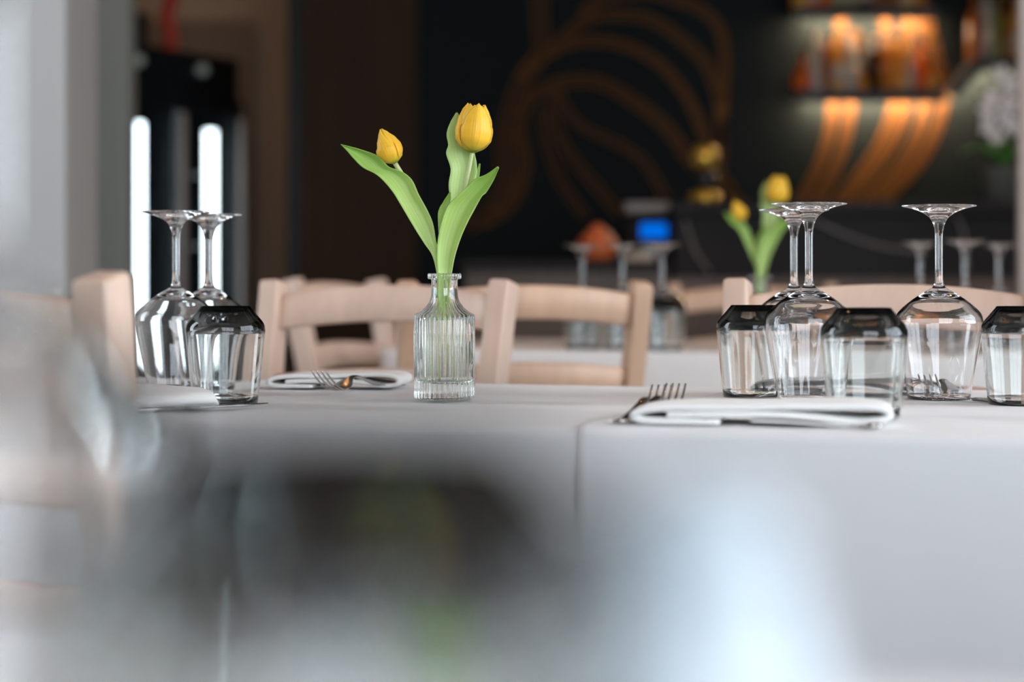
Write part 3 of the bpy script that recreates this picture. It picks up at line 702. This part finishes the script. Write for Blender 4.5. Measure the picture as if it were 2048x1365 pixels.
def tulips(vx, vy, rz, sc, labA, labB, kx=1.0, kb=1.0, far=False):
    A = thing('tulip', labA, 'flower', (vx, vy, TZ+.0008), rz, None, sc)
    flower(A, P3(944, 306, 0, kx), (.10, -.02, 1), .0545, .0212, False, -PI/2+.25)
    stem(A, [P3(920, 775, .004, kx), P3(913, 720, .004, kx), P3(904, 640, .002, kx), P3(893, 575, -.001, kx), P3(890, 540, .002, kx), P3(905, 470, .003, kx), P3(922, 405, .002, kx), P3(936, 350, 0, kx), P3(944, 308, 0, kx)], .0028, .0022)
    # tall leaf behind
    add_leaf(A, [((884, 545), (892, 545), .001, .001), ((886, 500), (897, 500), .006, .006), ((890, 450), (912, 450), .008, .008), ((899, 405), (932, 405), .010, .010), ((897, 370), (948, 362), .011, .013), ((901, 338), (953, 335), .012, .014), ((892, 308), (948, 305), .012, .014), ((896, 290), (942, 285), .012, .013), ((893, 268), (932, 262), .012, .012), ((900, 245), (924, 243), .012, .012), ((912, 225), (914, 225), .012, .012)], M['leaf2'], kx, .22)
    # front right leaf
    add_leaf(A, [((880, 640), (890, 640), -.004, -.002), ((876, 590), (897, 590), -.007, -.003), ((876, 550), (903, 552), -.009, -.005), ((875, 515), (910, 515), -.010, -.008), ((877, 480), (921, 480), -.011, -.010), ((884, 448), (935, 448), -.012, -.010), ((896, 415), (951, 418), -.013, -.010), ((915, 396), (964, 395), -.014, -.010), ((933, 378), (972, 388), -.015, -.010), ((950, 362), (981, 374), -.016, -.011), ((972, 353), (990, 358), -.018, -.013), ((996, 337), (998, 339), -.02, -.02)], M['leaf'], kx, .30)
    # small leaves
    add_leaf(A, [((880, 500), (892, 500), .0, .0), ((877, 455), (888, 455), .0, .002), ((877, 425), (894, 425), .0, .004), ((887, 405), (900, 402), .002, .005), ((899, 386), (901, 386), .004, .004)], M['leaf'], kx, .25)
    add_leaf(A, [((932, 420), (945, 420), .016, .016), ((944, 375), (953, 375), .017, .017), ((951, 348), (958, 348), .018, .018), ((958, 327), (960, 327), .018, .018)], M['leaf'], kx, .25)
    B = thing('tulip', labB, 'flower', (vx, vy, TZ+.0008), rz, None, sc)
    kz = kb
    def Q(px, py, d=0):
        p = P3(px, py, d, kx); 
        if p.z > .14: p.z = .14+(p.z-.14)*kz; 
        if far: p.x *= .62
        return p
    flower(B, Q(790, 328, .002), Vector((-.42, -.12, 1)), .0415, .0145, True, -PI/2-.5)
    P = cr([Q(868, 770, -.004), Q(872, 690, -.003), Q(877, 620, -.001), Q(885, 560, .003), Q(872, 500, .006), Q(845, 425, .008), Q(812, 365, .006), Q(790, 328, .002)], 6)
    obj('stem', sweep([(p, .0027, .0027) for p in P], 12), M['stem'], B)
    rows = [((876, 560), (886, 560), .001, .002), ((866, 515), (878, 512), -.001, .002), ((848, 487), (872, 485), -.003, .001), ((828, 455), (866, 450), -.005, -.001), ((806, 418), (856, 425), -.006, -.002), ((788, 388), (838, 392), -.007, -.003), ((770, 366), (824, 362), -.008, -.003), ((752, 350), (803, 345), -.009, -.003), ((728, 338), (778, 336), -.010, -.004), ((711, 322), (757, 315), -.011, -.006), ((697, 306), (722, 302), -.012, -.01), ((684, 292), (686, 293), -.013, -.013)]
    o = add_leaf(B, rows, M['leaf'], kx, .25)
    if far:
        for v in o.data.vertices:
            if v.co.z > .14: v.co.z = .14+(v.co.z-.14)*kz
            v.co.x *= .62
    return A, B
tulips(VX, VY, 0, 1, 'tall yellow tulip with open cup and three leaves in the ribbed vase', 'short yellow tulip bud with one long leaf, leaning left in the vase')
tulips(vase2.location.x, vase2.location.y, 0, 1.07, 'blurred taller yellow tulip on the far table', 'blurred shorter yellow tulip bud on the far table', kx=1.0, kb=.84, far=True)

# ------------------------------------------------------------------ napkins and cutlery
def napkin(label, loc, rz, path, depth, th=.0016, skew=0, taper=0, near=False):
    P = cr([(x, z) for x, z in path], 6); bm = bmesh.new(); nd = 14; rings = []
    n = len(P); off = []
    for i, p in enumerate(P):
        t = (P[min(i+1, n-1)]-P[max(i-1, 0)]).normalized(); off.append(Vector((-t.y, t.x))*th/2)
    out = [p+o_ for p, o_ in zip(P, off)]+[p-o_ for p, o_ in zip(P, off)][::-1]
    for j in range(nd+1):
        f = j/nd; y = depth*f; ring = []
        for q in out:
            e = min(1, (min(f, 1-f) if near else 1-f)/.08); x = q.x-(.008*(1-e)**2 if q.x > .02 else 0); z = max(.0004, q.y*(1-.55*(1-e)**2)+.0004*math.sin(q.x*60+f*5))
            ring.append(bm.verts.new((x, y, z)))
        rings.append(ring)
    m_ = len(out)
    for A, B in zip(rings[:-1], rings[1:]):
        for k in range(m_): bm.faces.new((A[k], A[(k+1) % m_], B[(k+1) % m_], B[k]))
    for i in range(n-1):
        for R_, fl in ((rings[0], 0), (rings[-1], 1)):
            q = (R_[i], R_[i+1], R_[m_-2-i], R_[m_-1-i]); bm.faces.new(q if fl else q[::-1])
    bmesh.ops.recalc_face_normals(bm, faces=bm.faces[:])
    o = obj('napkin', bm, M['napkin']); o.location = loc; o.rotation_euler = (0, 0, rz)
    return tag(o, label, 'napkin')
pathN3 = [(.078, .0012), (.04, .0012), (.012, .0018), (.001, .0055), (.001, .0100), (.012, .0140), (.04, .0168), (.10, .0180), (.16, .0195), (.200, .0200), (.222, .0175), (.229, .0110), (.222, .0050), (.205, .0030), (.19, .0042), (.16, .0080), (.12, .0100), (.075, .0102), (.045, .0088), (.03, .0078)]
Yn = 1.80
napkin('folded white napkin at the front edge of the middle table, beside the forks', (sm(1266, Yn), Yn, TZ+.0012), -TH+.16, [(x, z*.80+.0018) for x, z in pathN3], .11, .0060)
bm = None
pathN3b = [(0, .0008), (.06, .0008), (.13, .0010), (.136, .0030), (.13, .0048), (.07, .0052), (.0, .005)]
Yn = 1.765
# second napkin layer (lower right) belongs to the same napkin: a hanging fold
nk = napkin('x', (0, 0, 0), 0, [(.105, .0042), (.14, .0030), (.18, .0016), (.214, .0012), (.222, .0022)], .10)
nk.name = 'inner_fold'
for kx_ in ('label', 'category'): del nk[kx_]
nap3 = [o for o in C.objects if o.name.startswith('napkin') and o.get('label', '').startswith('folded white napkin at the front')][0]
nk.parent = nap3
pathN1 = [(-.16, .0010), (.0, .0010), (.05, .0014), (.068, .0045), (.070, .0095), (.060, .0135), (.03, .0155), (-.04, .016), (-.16, .0165)]
napkin('folded white napkin at left, rounded fold in front of the smoked tumbler', (sm(388, 2.04)-.118, 2.03, TZ), -TH-.50, [(x, z*1.3) for x, z in pathN1], .13, .0022, near=True)
pathN2 = [(.03, .0010), (.005, .002), (.001, .0045), (.006, .007), (.05, .0075), (.12, .0085), (.15, .0125), (.16, .0155), (.150, .0185), (.10, .0195), (.02, .0185), (-.02, .0180)]
napkin('folded white napkin at the back edge, behind the left fork', (sm(535, 2.47), 2.475, TZ), -TH+.2, [(x*.72, z*.80+.0012) for x, z in pathN3], .09, .0052)
napkin('folded napkin seen through the right-hand glasses, back edge of table', (sm(1500, 2.33), 2.33, TZ+.001), -TH+.12, [(x*.95, z) for x, z in pathN3], .1)

def fork(label, loc, rz):
    """lies along +y (tines at +y end at .19), bowl up"""
    t = thing('fork', label, 'fork', loc, rz)
    P = cr([(0, 0, .0022), (0, .02, .0018), (0, .05, .0045), (0, .085, .0125), (0, .108, .0170), (0, .124, .0135), (0, .137, .0060), (0, .146, .0032)], 5)
    def wdt(y): return .0105 if y < .02 else (.0105-.006*min(1, (y-.02)/.07) if y < .118 else min(.0125, .0045+.5*(y-.118)))
    obj('handle', sweep([(p, wdt(p.y), .0016) for p in P], 12, (1, 0, 0)), M['steel'], t)
    for k in range(4):
        x = (k-1.5)*.0066; tp = cr([(x*.95, .140, .0033), (x, .152, .0042), (x, .166, .0090), (x, .180, .0180), (x*.98, .190, .0265)], 4)
        obj('tine', sweep([(p, .0021*(1-.55*i/(len(tp)-1)), .0011*(1-.4*i/(len(tp)-1))) for i, p in enumerate(tp)], 8, (1, 0, 0)), M['steel'], t)
    return t
f1 = fork('nearer of the two steel forks stacked beside the front napkin', (sm(1242, 1.812), 1.812, TZ+.001), -TH+.06)
b = f1; 
fk2 = dup(f1, (sm(1262, 1.83), 1.83, TZ+.0016), -TH+.03, 'farther of the two steel forks stacked beside the front napkin')
dup(f1, (-.142, 2.50, TZ+.001), PI-.46, 'steel fork with raised tines left of the vase')
dup(f1, (sm(1925, 2.42), 2.42, TZ+.001), -TH+PI-.1, 'steel fork seen through the wine glass at far right')
def knife(label, loc, rz):
    t = thing('knife', label, 'knife', loc, rz)
    obj('handle', sweep([((0, 0, .003), .006, .0026), ((0, .01, .003), .0085, .003), ((0, .06, .003), .0065, .0026), ((0, .1, .0028), .005, .0022)], 12, (1, 0, 0)), M['steel'], t)
    obj('blade', sweep([((0, .1, .0028), .005, .0014), ((.001, .115, .0028), .0095, .001), ((.001, .16, .0028), .0098, .0009), ((0, .195, .0028), .006, .0008), ((-.003, .208, .0028), .0015, .0006)], 8, (1, 0, 0)), M['steel'], t)
    return t
k1 = knife('steel knife right of the front napkin', (sm(1745, 1.735), 1.735, TZ+.001), -TH+.05)
dup(k1, (sm(2090, 2.08), 2.08, TZ+.001), -TH+.9, 'steel knife at the right edge, behind the last tumbler')
dup(k1, (sm(180, 1.93), 1.955, TZ+.0008), -TH-.5, 'steel knife under the left napkin')

# small pale shaker standing on the nearest table, strongly blurred
t = thing('salt_shaker', 'blurred small pale ceramic shaker in the foreground, right of centre', 'shaker', (sm(1390, .35), .35, TZ+.001), 0, None, 1.06)
obj('body', lathe([(0, 0), (.022, 0), (.0245, .003), (.0255, .02), (.0235, .045), (.018, .064), (.0165, .070), (0, .070)], 40), M['porcelain'], t)
obj('cap', lathe([(0, .070), (.0165, .070), (.0168, .074), (.0135, .081), (.006, .0845), (0, .085)], 40), M['porcelain'], t)

# green sprig added in place of an unidentified green blur behind the big tumbler
t = thing('stand_in_sprig', 'added green leaf sprig for an unidentified green blur, behind the dark tumbler', 'plant', (sm(895, .66), .66, TZ+.001))
obj('holder', lathe([(0, 0), (.007, 0), (.008, .003), (.007, .012), (.0055, .012), (.005, .003), (0, .003)], 20), M['vase'], t)
obj('stem', sweep([((0, 0, .0035), .0022, .0022), ((.0005, 0, .02), .0022, .0022), ((.001, 0, .03), .002, .002)], 10), M['stem'], t)
for sx, hh in ((-1, .060), (1, .066), (.15, .052)):
    bm = bmesh.new(); rows = []; uvl = bm.loops.layers.uv.new('UVMap')
    for i in range(13):
        f = i/12; wv = .0085*math.sin(PI*min(1, f*.88+.12)); x = sx*.013*f**1.5
        rows.append([bm.verts.new((x+q*wv, -.002*q*q+.004*f*sx, .014+(hh-.014)*f)) for q in (-1, -.5, 0, .5, 1)])
    for A, B in zip(rows[:-1], rows[1:]):
        for j in range(4): bm.faces.new((A[j], A[j+1], B[j+1], B[j]))
    lf = obj('leaf', bm, M['green_leaf'], t); md = lf.modifiers.new('solid', 'SOLIDIFY'); md.thickness = .001
